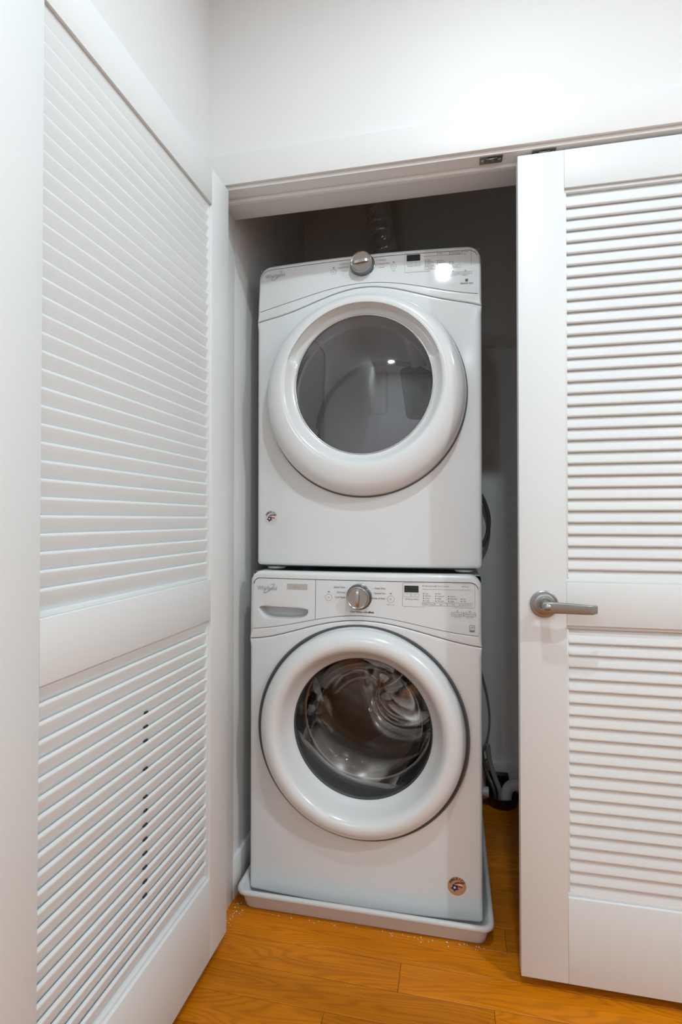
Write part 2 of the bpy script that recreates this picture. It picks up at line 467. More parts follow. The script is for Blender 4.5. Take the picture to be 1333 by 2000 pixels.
def region_loop(hw, zlo, ztop, rt, nb=56, ns=8, nc=8, rb=None):
    """loop: bottom arc left->right, right side, top right corner, top, top left corner, left side; returns (x,z,kind)"""
    P = []
    for k in range(nb + 1):
        x = -hw + 2 * hw * k / nb; P.append((x, zlo(x), 'b'))
    zr = zlo(hw)
    for k in range(1, ns): P.append((hw, zr + (ztop - rt - zr) * k / ns, 's'))
    for k in range(nc + 1):
        a = PI / 2 * k / nc; P.append((hw - rt + rt * math.cos(a), ztop - rt + rt * math.sin(a), 's'))
    for k in range(1, nb): P.append((hw - rt - 2 * (hw - rt) * k / nb, ztop, 't'))
    for k in range(nc + 1):
        a = PI / 2 + PI / 2 * k / nc; P.append((-hw + rt + rt * math.cos(a), ztop - rt + rt * math.sin(a), 's'))
    zl = zlo(-hw)
    for k in range(1, ns): P.append((-hw, ztop - rt - (ztop - rt - zl) * k / ns, 's'))
    return P

def inset(P, dist):
    """move each point of a ccw loop inward by its own distance"""
    n = len(P); out = []
    for i in range(n):
        a = Vector(P[i - 1][:2]); b = Vector(P[i][:2]); c = Vector(P[(i + 1) % n][:2])
        e1 = (b - a).normalized(); e2 = (c - b).normalized()
        n1 = Vector((-e1.y, e1.x)); n2 = Vector((-e2.y, e2.x)); m = (n1 + n2)
        if m.length < 1e-6: m = n1
        m.normalize(); s = 1 / max(0.5, m.dot(n1))
        d = dist[i] * s
        out.append((b.x + m.x * d, b.y + m.y * d))
    return out

def front_panel(S, P, R, c, rhole, mat, parent, name='front_panel'):
    """panel with rounded edges round a circular hole"""
    loops = []
    loops.append([(x, S.y(x, z) + r + .03, z) for (x, z, k), r in zip(P, R)])
    for f in (0, .15, .35, .65, 1.0):
        Q = inset(P, [r * f for r in R])
        loops.append([(q[0], S.y(q[0], q[1]) + rnd(r * f, r), q[1]) for q, r in zip(Q, R)])
    base = [(q[0], q[2]) for q in loops[-1]]
    nr = 10
    for i in range(1, nr + 1):
        t = i / nr; lp = []
        for x, z in base:
            a = math.atan2(z - c[1], x - c[0])
            hx_, hz_ = c[0] + rhole * math.cos(a), c[1] + rhole * math.sin(a)
            X, Z = x + (hx_ - x) * t, z + (hz_ - z) * t
            lp.append((X, S.y(X, Z), Z))
        loops.append(lp)
    loops.append([(x, y + .03, z) for x, y, z in loops[-1]])
    V, F = loft(loops)
    return obj(name, V, F, mat, parent, 40)

def frame_ring(S, P, R, Q, mat, parent, name):
    loops = [[(x, S.y(x, z) + r + .03, z) for (x, z, k), r in zip(P, R)]]
    for f in (0, .15, .35, .65, 1.0):
        I = inset(P, [r * f for r in R])
        loops.append([(q[0], S.y(q[0], q[1]) + rnd(r * f, r), q[1]) for q, r in zip(I, R)])
    base = loops[-1]
    for t in (.25, .5, .75, .95, 1.0):
        lp = []
        for (x, y, z), q in zip(base, Q):
            X, Z = x + (q[0] - x) * t, z + (q[1] - z) * t
            lp.append((X, S.y(X, Z) + (0.0008 if t == 1.0 else 0), Z))
        loops.append(lp)
    loops.append([(x, y + .02, z) for x, y, z in loops[-1]])
    return obj(name, *loft(loops), mat, parent, 40)

def col_plate(S, x0, x1, zlo, zhi, off, mat, parent, name, nx=80, nz=8, back=.012, edge=.0012):
    xs = [x0 + (x1 - x0) * (.5 - .5 * math.cos(PI * k / nx)) for k in range(nx + 1)]
    G = []
    for x in xs:
        a, b = zlo(x), zhi(x)
        G.append([(x, S.y(x, a + (b - a) * j / nz) + off, a + (b - a) * j / nz) for j in range(nz + 1)])
    V = [p for c_ in G for p in c_]; F = []
    w = nz + 1
    for i in range(nx):
        for j in range(nz):
            F.append((i * w + j, (i + 1) * w + j, (i + 1) * w + j + 1, i * w + j + 1))
    rim = [i * w for i in range(nx + 1)] + [nx * w + j for j in range(1, nz + 1)] + [i * w + nz for i in range(nx - 1, -1, -1)] + [j for j in range(nz - 1, 0, -1)]
    o0 = len(V)
    V += [(V[i][0], V[i][1] + back, V[i][2]) for i in rim]
    for i in range(len(rim)):
        j = (i + 1) % len(rim); F.append((rim[i], rim[j], o0 + j, o0 + i))
    return obj(name, V, F, mat, parent, 40)

_txt_cache = {}
def text2d(body, size, align='LEFT', shear=0.0, bold=0.0):
    cu = bpy.data.curves.new('t', 'FONT'); cu.body = body; cu.size = size; cu.align_x = align; cu.align_y = 'CENTER'
    cu.shear = shear; cu.resolution_u = 2; cu.offset = bold
    to = bpy.data.objects.new('t', cu); COL.objects.link(to)
    bpy.context.view_layer.update()
    me = bpy.data.meshes.new_from_object(to.evaluated_get(bpy.context.evaluated_depsgraph_get()))
    V = [(v.co.x, v.co.y) for v in me.vertices]; F = [tuple(p.vertices) for p in me.polygons]
    bpy.data.objects.remove(to); bpy.data.curves.remove(cu); bpy.data.meshes.remove(me)
    return V, F
def shift2d(g, x, z): return [(a + x, b + z) for a, b in g[0]], g[1]
def rot2d(g, ang): c, s = math.cos(ang), math.sin(ang); return [(a * c - b * s, a * s + b * c) for a, b in g[0]], g[1]
def rect2d(x0, x1, z0, z1): return [(x0, z0), (x1, z0), (x1, z1), (x0, z1)], [(0, 1, 2, 3)]
def line2d(pts, w, closed=False):
    P = [Vector(p) for p in pts]; n = len(P); V = []; F = []
    for i in range(n):
        a = P[i - 1] if (i > 0 or closed) else P[i]; b = P[(i + 1) % n] if (i < n - 1 or closed) else P[i]
        t = (b - a).normalized(); q = Vector((-t.y, t.x)) * w / 2
        V += [tuple(P[i] + q), tuple(P[i] - q)]
    for i in range(n if closed else n - 1):
        j = (i + 1) % n; F.append((2 * i, 2 * i + 1, 2 * j + 1, 2 * j))
    return V, F
def disc2d(x, z, r, n=24): return [(x + r * math.cos(2 * PI * k / n), z + r * math.sin(2 * PI * k / n)) for k in range(n)], [tuple(range(n))]
def ring2d(x, z, r, w, n=28): return line2d([(x + r * math.cos(2 * PI * k / n), z + r * math.sin(2 * PI * k / n)) for k in range(n)], w, True)
def rbox2d(x0, x1, z0, z1, r, w): return line2d(rrect(x0, x1, z0, z1, r, 4), w, True)
def decal(S, name, geos, off, mat, parent):
    V, F = join(geos)
    V = [(x, S.y(x, z) + off, z) for x, z in V]
    return obj(name, V, F, mat, parent, fix=False)

def logo2d(x0, z0, w):
    t = text2d('Whirlpool', 0.0165, 'LEFT', 0.0)
    xs = [a for a, b in t[0]]; s = w / (max(xs) - min(xs)); t = ([(a * s, b * s * 1.15) for a, b in t[0]], t[1])
    t = shift2d(t, x0, z0)
    # orbit stroke through the middle
    cx, cz = x0 + w * .60, z0 - .0005
    st = []
    for k in range(36):
        a = math.radians(115 + 300 * k / 35)
        u, v = 0.0215 * math.cos(a), 0.0055 * math.sin(a)
        r = math.radians(38); st.append((cx + u * math.cos(r) - v * math.sin(r), cz + u * math.sin(r) + v * math.cos(r)))
    return [t, line2d(st, .0016)]

def badge(S, parent, x, z, r, disc, ink, name):
    b = decal(S, name, [disc2d(x, z, r, 40)], -.0006, disc, parent)
    word = []
    for i, ch in enumerate('AMERICA'):
        a = math.radians(150 - 120 * i / 6)
        g = text2d(ch, r * .42, 'CENTER', bold=0.0003); g = rot2d(g, a - PI / 2)
        word.append(shift2d(g, x + r * .80 * math.cos(a), z + r * .80 * math.sin(a)))
    decal(S, 'lettering', word, -.0009, ink, b)
    def band(a0, a1, q0, q1):
        up = []; lo = []
        for k in range(9):
            t = k / 8; xx = x + r * (-.25 + .85 * t)
            wv = r * .10 * math.sin(t * PI) 
            up.append((xx, z + r * (q1 + (a1 - q1) * t) + wv)); lo.append((xx, z + r * (q0 + (a0 - q0) * t) + wv))
        return up + lo[::-1], [tuple([i, i + 1, 16 - i, 17 - i]) for i in range(8)]
    decal(S, 'stripes', [band(.26, .40, .16, .36), band(-.16, -.02, -.22, -.06)], -.0010, M['red'], b)
    decal(S, 'stripes', [band(.05, .19, -.02, .12)], -.0010, M['white'], b)
    star = [(x - r * .22 + r * (.50 if k % 2 == 0 else .22) * math.cos(PI / 2 + .5 + PI * k / 5), z - r * .16 + r * (.50 if k % 2 == 0 else .22) * math.sin(PI / 2 + .5 + PI * k / 5)) for k in range(10)]
    decal(S, 'star', [(star + [(x - r * .22, z - r * .16)], [(k, (k + 1) % 10, 10) for k in range(10)]), disc2d(x - r * .22, z - r * .16, r * .30, 16)], -.0012, M['blue'], b)
    decal(S, 'star_dot', [disc2d(x - r * .24, z - r * .14, r * .13, 12)], -.0014, M['white'], b)
    return b

def knob(parent, S, x, z, rot, lbl):
    y = S.y(x, z) + .002
    k = obj('dial', *lathe_y([(.0375, 0), (.0375, -.003), (.0360, -.0042), (.0338, -.0045), (.0330, -.007), (.0322, -.026), (.0312, -.0285), (.0295, -.0292),
            (.0285, -.0285), (.0280, -.0280)], (x, z), 72, y0=y), M['knob_side'], parent, 35)
    obj('cap', *lathe_y([(.0318, -.0275), (.0312, -.0290), (.0296, -.0296), (.0284, -.0288), (.0278, -.0282), (.0001, -.0277)], (x, z), 72, y0=y), M['chrome'], k, 35)
    k['label'] = lbl
    # raised finger ridge across the cap and a pointer line
    c, s = math.cos(rot), math.sin(rot)
    st = []
    for t in [i / 10 for i in range(11)]:
        u = -.0272 + .0544 * t; hh = .0058 * (1 - .25 * abs(2 * t - 1)); pr = .0275 + .0075 * (1 - (2 * t - 1) ** 4)
        lp = [(-hh, .027), (-hh * .75, pr), (hh * .75, pr), (hh, .027)]
        st.append([(x + u * c - v * s, y - p, z + u * s + v * c) for v, p in lp])
    obj('grip', *loft(st, True, True, True), M['chrome_d'], k, 30)
    return k

def console(S, parent, hw, line_pts, arc_pts, ztop, rt, face_top, face_rt, face_hw, x_split, zmin):
    line = polyf(line_pts); arc = polyf(arc_pts)
    gap = .0016
    P = region_loop(hw, lambda x: arc(x) + gap, ztop, rt)
    R = [(.004 if k == 'b' else .010) for _, _, k in P]
    # soften the jump at the corners
    Q = region_loop(face_hw, line, face_top, face_rt)
    fr = frame_ring(S, P, R, [(q[0], q[1]) for q in Q], M['plastic'], parent, 'console_frame')
    g = .0017
    def strip(P_, d0, d1, dy, nm):
        A = inset(P_, [d0] * len(P_)); B = inset(P_, [d1] * len(P_))
        V, F = loft([[(x, S.y(x, z) + dy, z) for x, z in A], [(x, S.y(x, z) + dy, z) for x, z in B]])
        return obj(nm, V, F, M['dark'], parent)
    strip(Q, -.002, .006, .0022, 'panel_gap_shade')  # dark strip behind the panel edge, stands in for shade in the gap
    n_ = 60; xs = [-hw + .004 + (2 * hw - .008) * k / n_ for k in range(n_ + 1)]
    V, F = loft([[(x, S.y(x, arc(x)) + .0035, arc(x) + d) for x in xs] for d in (-.004, .006)], False)
    obj('seam_shade', V, F, M['seal'], parent)  # grey strip behind the arc seam, its colour stands in for shade
    def zhi(x):
        e = face_hw - g - abs(x); r_ = face_rt - g
        if e >= r_: return face_top - g
        e = max(e, 0); return face_top - g - (r_ - math.sqrt(max(0, r_ * r_ - (r_ - e) ** 2)))
    zlo = lambda x: line(x) + g
    return line, arc, zlo, zhi

def cabinet(parent, hw, depth, z0, z1):
    # open-fronted steel shell: outside and inside skins with folded edges
    w = .0012
    def lp(i, y): return [(x, y, z) for x, z in rrect(-hw + .001 + i, hw - .001 - i, z0 + i, z1 - .004 - i, .006, 4)]
    return obj('cabinet', *loft([lp(0, .026), lp(0, depth - .004), lp(.003, depth), lp(.006, depth - .002), lp(w, depth - .006), lp(w, .026)][:3], True, False, True), M['enamel'], parent, 40)

def machine_door(parent, prof, c, mat, name, scoop=None, n=144):
    """prof: list of (r, y, dz); scoop deepens the inner bevel between two angles"""
    loops = []
    for i, p in enumerate(prof):
        lp = []
        for k in range(n):
            a = 2 * PI * k / n; r, y, dz = p[0], p[1], p[2]
            if scoop and i in scoop:
                deg = math.degrees(a)
                f = max(0, min(1, (deg - 18) / 3)) * max(0, min(1, (162 - deg) / 3))
                r += scoop[i][0] * f; y += scoop[i][1] * f
            lp.append((c[0] + r * math.cos(a), y, c[1] + dz + r * math.sin(a)))
        loops.append(lp)
    return obj(name, *loft(loops), mat, parent, 50)

# ---- dryer ------------------------------------------------------------------
DX, DY, DZ = -0.2555, 1.565, 0.985
dr = empty('clothes_dryer', (DX, DY, DZ))
tag(dr, 'white front load clothes dryer stacked on top with dark tinted round door', 'dryer')
SD = Surf(.342, .019, .79, .115); hw = .342; BOT = .013; TOP = .957
line_pts = [(-.3329, .8062), (-.2475, .8237), (-.1504, .8449), (-.0719, .8584), (-.0014, .8625), (.0746, .8579), (.1504, .843), (.191, .833), (.26, .818), (.3329, .8065)]
arc_pts = [(-.342, .7735), (-.2475, .7905), (-.1504, .8170), (-.07, .843), (0, .8502), (.0898, .8368), (.1504, .8205), (.1909, .8097), (.2701, .7879), (.342, .7717)]
cabinet(dr, hw, .600, BOT, TOP)
line, arc, zlo, zhi = console(SD, dr, hw, line_pts, arc_pts, TOP, .040, TOP - .0135, .030, .3345, None, BOT)
# front panel: bottom edge straight, top follows the arc
def fp_loop(hw, arc, z0, rb=.010):
    P = []
    nb = 40
    for k in range(7):
        a = PI + PI / 2 * k / 6; P.append((-hw + rb + rb * math.cos(a), z0 + rb + rb * math.sin(a), 's'))
    for k in range(1, nb): P.append((-hw + rb + 2 * (hw - rb) * k / nb, z0, 's'))
    for k in range(7):
        a = -PI / 2 + PI / 2 * k / 6; P.append((hw - rb + rb * math.cos(a), z0 + rb + rb * math.sin(a), 's'))
    z1 = arc(hw)
    for k in range(1, 30): P.append((hw, z0 + rb + (z1 - z0 - rb) * k / 30, 's'))
    for k in range(61):
        x = hw - 2 * hw * k / 60; P.append((x, arc(x), 't'))
    z1 = arc(-hw)
    for k in range(1, 30): P.append((-hw, z1 - (z1 - z0 - rb) * k / 30, 's'))
    return P
P = fp_loop(hw, arc, BOT)
R = [.004 if k == 't' else .011 for _, _, k in P]
DC = (0.0, .522)
front_panel(SD, P, R, DC, .262, M['enamel'], dr)
cp = col_plate(SD, -.3334, .3334, zlo, zhi, .0006, M['face'], dr, 'control_panel')
decal(SD, 'brand_lettering', logo2d(-.320, .921, .066), -.0002, M['logo'], cp)
decal(SD, 'display', [rect2d(.1269, .1665, .9197, .9397)], -.0003, M['disp'], cp)
g = []; gl = []
# box round the settings and the divider
gl += [line2d([(.3132, .944), (.1217, .944), (.1217, .8848), (.1945, .8848)], .0008), line2d([(.176, .9315), (.300, .9315)], .0008), line2d([(.3132, .944), (.3132, .896)], .0008)]
def led(x, z): return rect2d(x - .0013, x + .0013, z - .0011, z + .0011)
for x, rows in ((.182, ('High', 'Medium', 'Low', 'Air Only')), (.2165, ('More', 'Normal', 'Less')), (.252, ('On', 'Off'))):
    z = .9190 if len(rows) == 4 else .9150 if len(rows) == 3 else .9085
    for r_ in rows:
        g.append(led(x, z)); gl.append(shift2d(text2d(r_, .0058), x + .004, z)); z -= .0058
for x, z, t in ((.2165, .9378, 'Wet'), (.252, .9385, 'Sensing Damp'), (.252, .9335, 'Cool Down'), (.2885, .9385, 'Done')):
    g.append(led(x, z)); gl.append(shift2d(text2d(t, .0056), x + .004, z))
gl.append(shift2d(text2d('Steam Refresh', .0055), .135, .9040)); g.append(led(.1312, .9040))
for k in range(3): gl.append(rbox2d(.1275 + k * .014, .1395 + k * .014, .9085, .9155, .001, .0005))
for x0, t in ((.180, 'Temp'), (.216, 'Dryness'), (.252, 'Wrinkle')):
    gl.append(rbox2d(x0, x0 + .031, .8900, .8985, .0012, .0006)); gl.append(shift2d(text2d(t, .0055, 'CENTER'), x0 + .0155, .8942))
for x0, t in ((.244, 'Damp Dry Signal'), (.280, 'Control Lock')):
    gl.append(rbox2d(x0, x0 + .034, .8685, .8770, .0012, .0006)); gl.append(shift2d(text2d(t, .0048, 'CENTER'), x0 + .017, .8728)); g.append(led(x0 + .017, .8800))
    gl.append(shift2d(text2d('hold 3 sec', .004, 'CENTER'), x0 + .017, .8655))
for x, zz, t in ((-.0947, .9087, 'o'), (.0884, .9077, 'I>')):
    gl.append(ring2d(x, zz, .0080, .0006)); gl.append(shift2d(text2d(t, .007, 'CENTER'), x, zz)); g.append(rect2d(x - .0028, x + .0028, zz + .0125, zz + .0145))
gl.append(shift2d(text2d('Start', .0048, 'CENTER'), .0884, .8945))
for i, (tl, tr_) in enumerate((('Quick Dry', 'Delicate'), ('Heavy Duty', 'Normal Dry'), ('Towels', 'Casual'))):
    z = .9315 - i * .0115
    gl.append(shift2d(text2d(tl, .0062, 'RIGHT'), -.050, z)); gl.append(shift2d(text2d(tr_, .0062, 'LEFT'), .045, z))
    if i < 2: gl += [line2d([(.034, z), (.043, z)], .0005)]
    gl += [line2d([(-.048, z), (-.040, z)], .0005)]
gl.append(shift2d(text2d('SENSOR DRY', .0062, 'CENTER', bold=.0002), .300, .8400))
g.append(disc2d(.300, .8490, .0042, 14)); g.append(rect2d(.296, .304, .8500, .8535))
decal(SD, 'control_print', gl, -.0003, M['print'], cp)['kind'] = 'stuff'
decal(SD, 'indicator_marks', g, -.0003, M['ink'], cp)['kind'] = 'stuff'
knob(cp, SD, -.0054, .9190, math.radians(6), 'chrome cycle dial')
# door: ring with an off-centre window and finger scoop
E_ = .030
prof = [(.2985, .004, 0), (.2990, -.008, 0), (.2975, -.024, .001), (.2925, -.040, .002), (.2835, -.052, .005), (.2700, -.060, .010), (.2560, -.0635, .016),
        (.2430, -.0645, .022), (.2350, -.0630, .026), (.2310, -.0595, .028), (.2250, -.050, .029), (.2150, -.037, E_), (.2085, -.0325, E_), (.2060, -.0315, E_), (.2050, -.022, E_)]
prof = [(r_, y_ - .009, z_) for r_, y_, z_ in prof]
dd = machine_door(dr, prof, DC, M['plastic'], 'door', scoop={9: (.006, .000), 10: (.010, .008), 11: (.012, .010), 12: (.004, .006)})
sl = []
for r_, o_ in ((.290, -.004), (.3025, -.004), (.3030, .004)):
    sl.append([(r_ * math.cos(2 * PI * k / 112), SD.y(r_ * math.cos(2 * PI * k / 112), 0) + o_, DC[1] + r_ * math.sin(2 * PI * k / 112)) for k in range(112)])
obj('door_seal', *loft(sl), M['gasket'], dd, 40)
wz = DC[1] + E_
obj('glass', *lathe_y([(.2055, -.028), (.16, -.0300), (.11, -.0315), (.05, -.0325), (.0005, -.0328)], (DC[0], wz), 96, y0=-.009), M['glass'], dd, 60)
obj('glass_rim', *lathe_y([(.2075, -.0325), (.2050, -.0335), (.2030, -.0320), (.2025, -.0270)], (DC[0], wz), 96, y0=-.009), M['chrome_d'], dd, 60)
obj('door_liner', *lathe_y([(.298, .003), (.262, .012), (.240, .018), (.225, .022), (.2070, .004), (.2055, -.024)], (DC[0], DC[1] + .004), 96), M['drum'], dd, 60)
# drum
dm = obj('drum', *lathe_y([(.262, .028), (.285, .040), (.290, .060), (.290, .485), (.284, .500)], (0, .500), 96), M['drum'], dr, 50)
obj('drum_back', *lathe_y([(.290, .512), (.262, .508), (.250, .503), (.235, .502), (.13, .502), (.10, .500), (.0005, .500)], (0, .500), 96), M['drum'], dm, 50)
obj('drum_joint', *lathe_y([(.289, .498), (.266, .506)], (0, .500), 96), M['gasket'], dm, 50)
lp = rrect(-.066, .010, .565, .740, .014, 6)
def emboss(lp, y, hgt, ins):
    cx = sum(p[0] for p in lp) / len(lp); cz = sum(p[1] for p in lp) / len(lp)
    Q = inset([(a, b, '') for a, b in lp], [ins] * len(lp))
    return loft([[(a, y, b) for a, b in lp], [(a, y - hgt * .8, b) for a, b in inset([(a, b, '') for a, b in lp], [ins * .5] * len(lp))], [(a, y - hgt, b) for a, b in Q]], True, False, True)
obj('back_boss', *emboss(lp, .502, .012, .012), M['drum'], dm, 60)
# perforated air outlet
vl = [(.058, .735), (.070, .748), (.165, .772), (.182, .762), (.188, .735), (.170, .560), (.150, .540), (.095, .545), (.082, .556)][::-1]
obj('vent_frame', *emboss(vl, .503, .010, .010), M['vent'], dm, 40)
hv = []
for i in range(-9, 10):
    for j in range(-14, 15):
        x = .122 + i * .0098 + (j % 2) * .0049; z = .655 + j * .0085
        t = (z - .545) / .22
        if .098 - .028 * t < x < .150 + .030 * t and .558 < z < .722 + (x - .06) * .27:
            n = 6; hv.append(([(x + .0034 * math.cos(PI / 3 * q), .4925, z + .0034 * math.sin(PI / 3 * q)) for q in range(n)], [tuple(range(n))]))
hb = obj('vent_holes', *join(hv), M['black'], dm, fix=False); hb['kind'] = 'stuff'
for ang in (math.radians(62), math.radians(182), math.radians(262)):
    st = []
    for y in (.10, .13, .40, .46):
        hh = .045 if .12 < y < .45 else .008
        st.append([(math.cos(ang + da) * (.292 - rr * hh), y, .500 + math.sin(ang + da) * (.292 - rr * hh)) for da, rr in ((-.13, 0), (-.07, .7), (-.03, 1), (.03, 1), (.07, .7), (.13, 0))])
    obj('drum_baffle', *loft(st, False, True, True), M['drum'], dm, 50)
# plinth, feet
boxes('base_rail', [(-hw + .02, hw - .02, .02, .07, .008, BOT + .004)], M['seal'], dr)
for x in (-.292, .292):
    obj('foot', *lathe_z([(.0001, 0), (.026, 0), (.028, .002), (.028, .006), (.022, .009), (.012, .010), (.012, .02)], (x, .045, 0), 28), M['pan'], dr, 40)
    obj('foot', *lathe_z([(.0001, 0), (.026, 0), (.028, .002), (.028, .006), (.022, .009), (.012, .010), (.012, .02)], (x, .62, 0), 28), M['pan'], dr, 40)
badge(SD, dr, -.2945, .160, .0215, M['clear'], M['ink'], 'round_sticker')

# ---- washer -----------------------------------------------------------------
WXc, WY, WZ = -0.2605, 1.52, 0.0105
wz0 = 0.0195        # features were measured from a base 30 mm above the floor
wm = empty('washing_machine', (WXc, WY, WZ))
tag(wm, 'white front load washing machine standing in the grey drip pan', 'washing machine')
SW = Surf(.3425, .014, .82, .05); hw = .3425; BOT = .012; TOP = .953 + wz0
up = lambda pts: [(a, b + wz0) for a, b in pts]
line_pts = up([(-.3324, .7776), (-.29, .782), (-.248, .7897), (-.1632, .8074), (-.1324, .814), (-.0569, .8262), (.0021, .8306), (.0838, .8242), (.1236, .8176), (.1913, .8038), (.2581, .792), (.3327, .7830)])
arc_pts = up([(-.3425, .7470), (-.29, .7535), (-.2258, .7696), (-.1324, .7965), (-.0569, .8115), (.0021, .8160), (.0838, .8085), (.1231, .8015), (.1913, .7845), (.27, .765), (.3425, .7520)])
cabinet(wm, hw, .690, BOT, TOP)
line, arc, zlo, zhi = console(SW, wm, hw, line_pts, arc_pts, TOP, .034, TOP - .0205, .022, .3335, None, BOT)
P = fp_loop(hw, arc, BOT)
R = [.004 if k == 't' else .011 for _, _, k in P]
WC = (0.0, .497 + wz0)
front_panel(SW, P, R, WC, .262, M['enamel'], wm)
XS = -.1341
cp = col_plate(SW, XS + .0008, .3324, zlo, zhi, .0006, M['face'], wm, 'control_panel')
# dispenser drawer: face round a finger pocket
fx0, fx1 = -.3324, XS - .0008
outer = []
for k in range(31): x = fx0 + (fx1 - fx0) * k / 30; outer.append((x, zlo(x)))
for k in range(1, 12): outer.append((fx1, zlo(fx1) + (zhi(fx1) - zlo(fx1)) * k / 11))
for k in range(1, 31): x = fx1 + (fx0 - fx1) * k / 30; outer.append((x, zhi(x)))
za, zb = zhi(fx0), zlo(fx0)
for k in range(1, 12): outer.append((fx0, za + (zb - za) * k / 12))
pocket = [(-.3165, .8475), (-.310, .8300), (-.297, .8165), (-.280, .8110), (-.220, .8110), (-.178, .8165), (-.163, .8230), (-.1565, .8310), (-.1555, .8415), (-.160, .8455), (-.235, .8480)]
pocket = [(a, b + wz0) for a, b in pocket]
pc = (-.237, .829 + wz0)
def hit(poly, c, a):
    d = Vector((math.cos(a), math.sin(a))); best = None
    for i in range(len(poly)):
        p = Vector(poly[i]) - Vector(c); q = Vector(poly[(i + 1) % len(poly)]) - Vector(c); e = q - p
        den = d.x * e.y - d.y * e.x
        if abs(den) < 1e-12: continue
        t = (p.x * e.y - p.y * e.x) / den; s = (p.x * d.y - p.y * d.x) / den
        if t > 0 and -1e-6 <= s <= 1 + 1e-6 and (best is None or t < best): best = t
    return (c[0] + d.x * best, c[1] + d.y * best)
angs = [math.atan2(z - pc[1], x - pc[0]) for x, z in outer]
inner = [hit(pocket, pc, a) for a in angs]
loops = [[(x, SW.y(x, z) + .012, z) for x, z in outer]]
for t in (0, .25, .5, .75, .93, 1.0):
    loops.append([(x + (q[0] - x) * t, SW.y(x + (q[0] - x) * t, z + (q[1] - z) * t) + .0006 + (.001 if t == 1.0 else 0), z + (q[1] - z) * t) for (x, z), q in zip(outer, inner)])
dw = obj('dispenser_drawer', *loft(loops), M['face'], wm, 40)
l2 = [[(q[0], SW.y(q[0], q[1]) + .0016, q[1]) for q in inner], [(q[0] * .985 + pc[0] * .015, SW.y(q[0], q[1]) + .006, q[1] + .0006) for q in inner],
      [(q[0] + (pc[0] - q[0]) * .06, SW.y(q[0], q[1]) + .045, q[1] + .004) for q in inner]]
obj('finger_pull', *loft(l2, True, False, True), M['face'], dw, 30)
decal(SW, 'brand_lettering', logo2d(-.3195, .9015 + wz0, .064), -.0002, M['logo'], dw)
tg = decal(SW, 'tag', [rect2d(-.2236, -.1593, .9005 + wz0, .9178 + wz0)], -.0002, M['tag'], dw)
decal(SW, 'tag_print', [shift2d(text2d('affresh', .0095, 'LEFT', .2), -.205, .9085 + wz0), line2d([(-.215, .916 + wz0), (-.212, .908 + wz0), (-.207, .903 + wz0)], .0016)], -.0004, M['tagtxt'], tg)
decal(SW, 'display', [rect2d(.1276, .1679, .9022 + wz0, .9211 + wz0)], -.0003, M['disp'], cp)
g = []; gl = []
U = lambda v: v + wz0
gl.append(rbox2d(.1225, .3235, U(.8620), U(.9290), .005, .0007)); gl.append(line2d([(.178, U(.9115)), (.312, U(.9115))], .0007))
for x, rows in ((.182, ('Hot', 'Warm', 'Cool', 'Cold')), (.216, ('Max', 'Medium', 'High', 'No Spin')), (.2515, ('Heavy', 'Normal', 'Light')), (.2865, ('On', 'Off'))):
    z = U(.8795) + .0067 * (len(rows) - 1)
    for r_ in rows:
        g.append(led(x, z)); gl.append(shift2d(text2d(r_, .0060), x + .004, z)); z -= .0067
for x, t in ((.180, 'Add Garment'), (.216, 'Door Locked'), (.290, 'Done')):
    g.append(led(x, U(.9212))); gl.append(shift2d(text2d(t, .0058), x + .004, U(.9212)))
for x0, t in ((.1785, 'Wash Temp'), (.2135, 'Spin'), (.2485, 'Soil'), (.2835, 'Extra Rinse')):
    gl.append(rbox2d(x0, x0 + .0325, U(.8660), U(.8750), .0014, .0007)); gl.append(shift2d(text2d(t, .0056, 'CENTER'), x0 + .0162, U(.8705)))
for k, t in ((0, '-'), (1, '+')):
    gl.append(rbox2d(.1262 + k * .0215, .1470 + k * .0215, U(.8895), U(.8985), .0014, .0006)); gl.append(shift2d(text2d(t, .007, 'CENTER'), .1366 + k * .0215, U(.8940)))
g.append(led(.1330, U(.8830))); gl.append(shift2d(text2d('Delay Wash', .0062), .137, U(.8830)))
for x0, t in ((.2590, 'Cycle Signal'), (.2930, 'Control Lock')):
    gl.append(rbox2d(x0, x0 + .0325, U(.8390), U(.8490), .0010, .0008)); gl.append(shift2d(text2d(t, .0056, 'CENTER'), x0 + .0162, U(.8440)))
    g.append(led(x0 + .0162, U(.8530))); gl.append(shift2d(text2d('hold 3 sec', .0044, 'CENTER'), x0 + .0162, U(.8355)))
for x, t in ((-.0935, 'o'), (.0890, 'I>')):
    gl.append(ring2d(x, U(.8815), .0098, .0007)); gl.append(shift2d(text2d(t, .0085, 'CENTER'), x, U(.8815))); g.append(rect2d(x - .0028, x + .0028, U(.8965), U(.8985)))
gl.append(shift2d(text2d('hold to start', .0045, 'CENTER'), .0890, U(.8660)))
for i, (tl, tr_) in enumerate((('Quick Wash', 'Heavy Duty'), ('Delicates', 'Normal Eco'), ('Cold Wash', 'Whites & Bulky'))):
    z = U(.9115 - i * .0145)
    gl.append(shift2d(text2d(tl, .0068, 'RIGHT', bold=.0001), -.044, z)); gl.append(shift2d(text2d(tr_, .0068, 'RIGHT', bold=.0001), .0745, z))
    gl += [line2d([(-.042, z), (-.0375, z)], .0006), line2d([(.0335, z), (.0365, z)], .0006)]
gl.append(shift2d(text2d('Clean Washer with', .0066, 'CENTER', bold=.0002), -.004, U(.8420)))
g.append(shift2d(text2d('affresh', .0066, 'LEFT', bold=.0003), .0235, U(.8420)))
gl.append(rbox2d(.3085, .3225, U(.8010), U(.8140), .0008, .0010)); gl.append(line2d([(.311, U(.806)), (.315, U(.809)), (.320, U(.8065))], .0014)); gl.append(rect2d(.3085, .3225, U(.7955), U(.7995)))
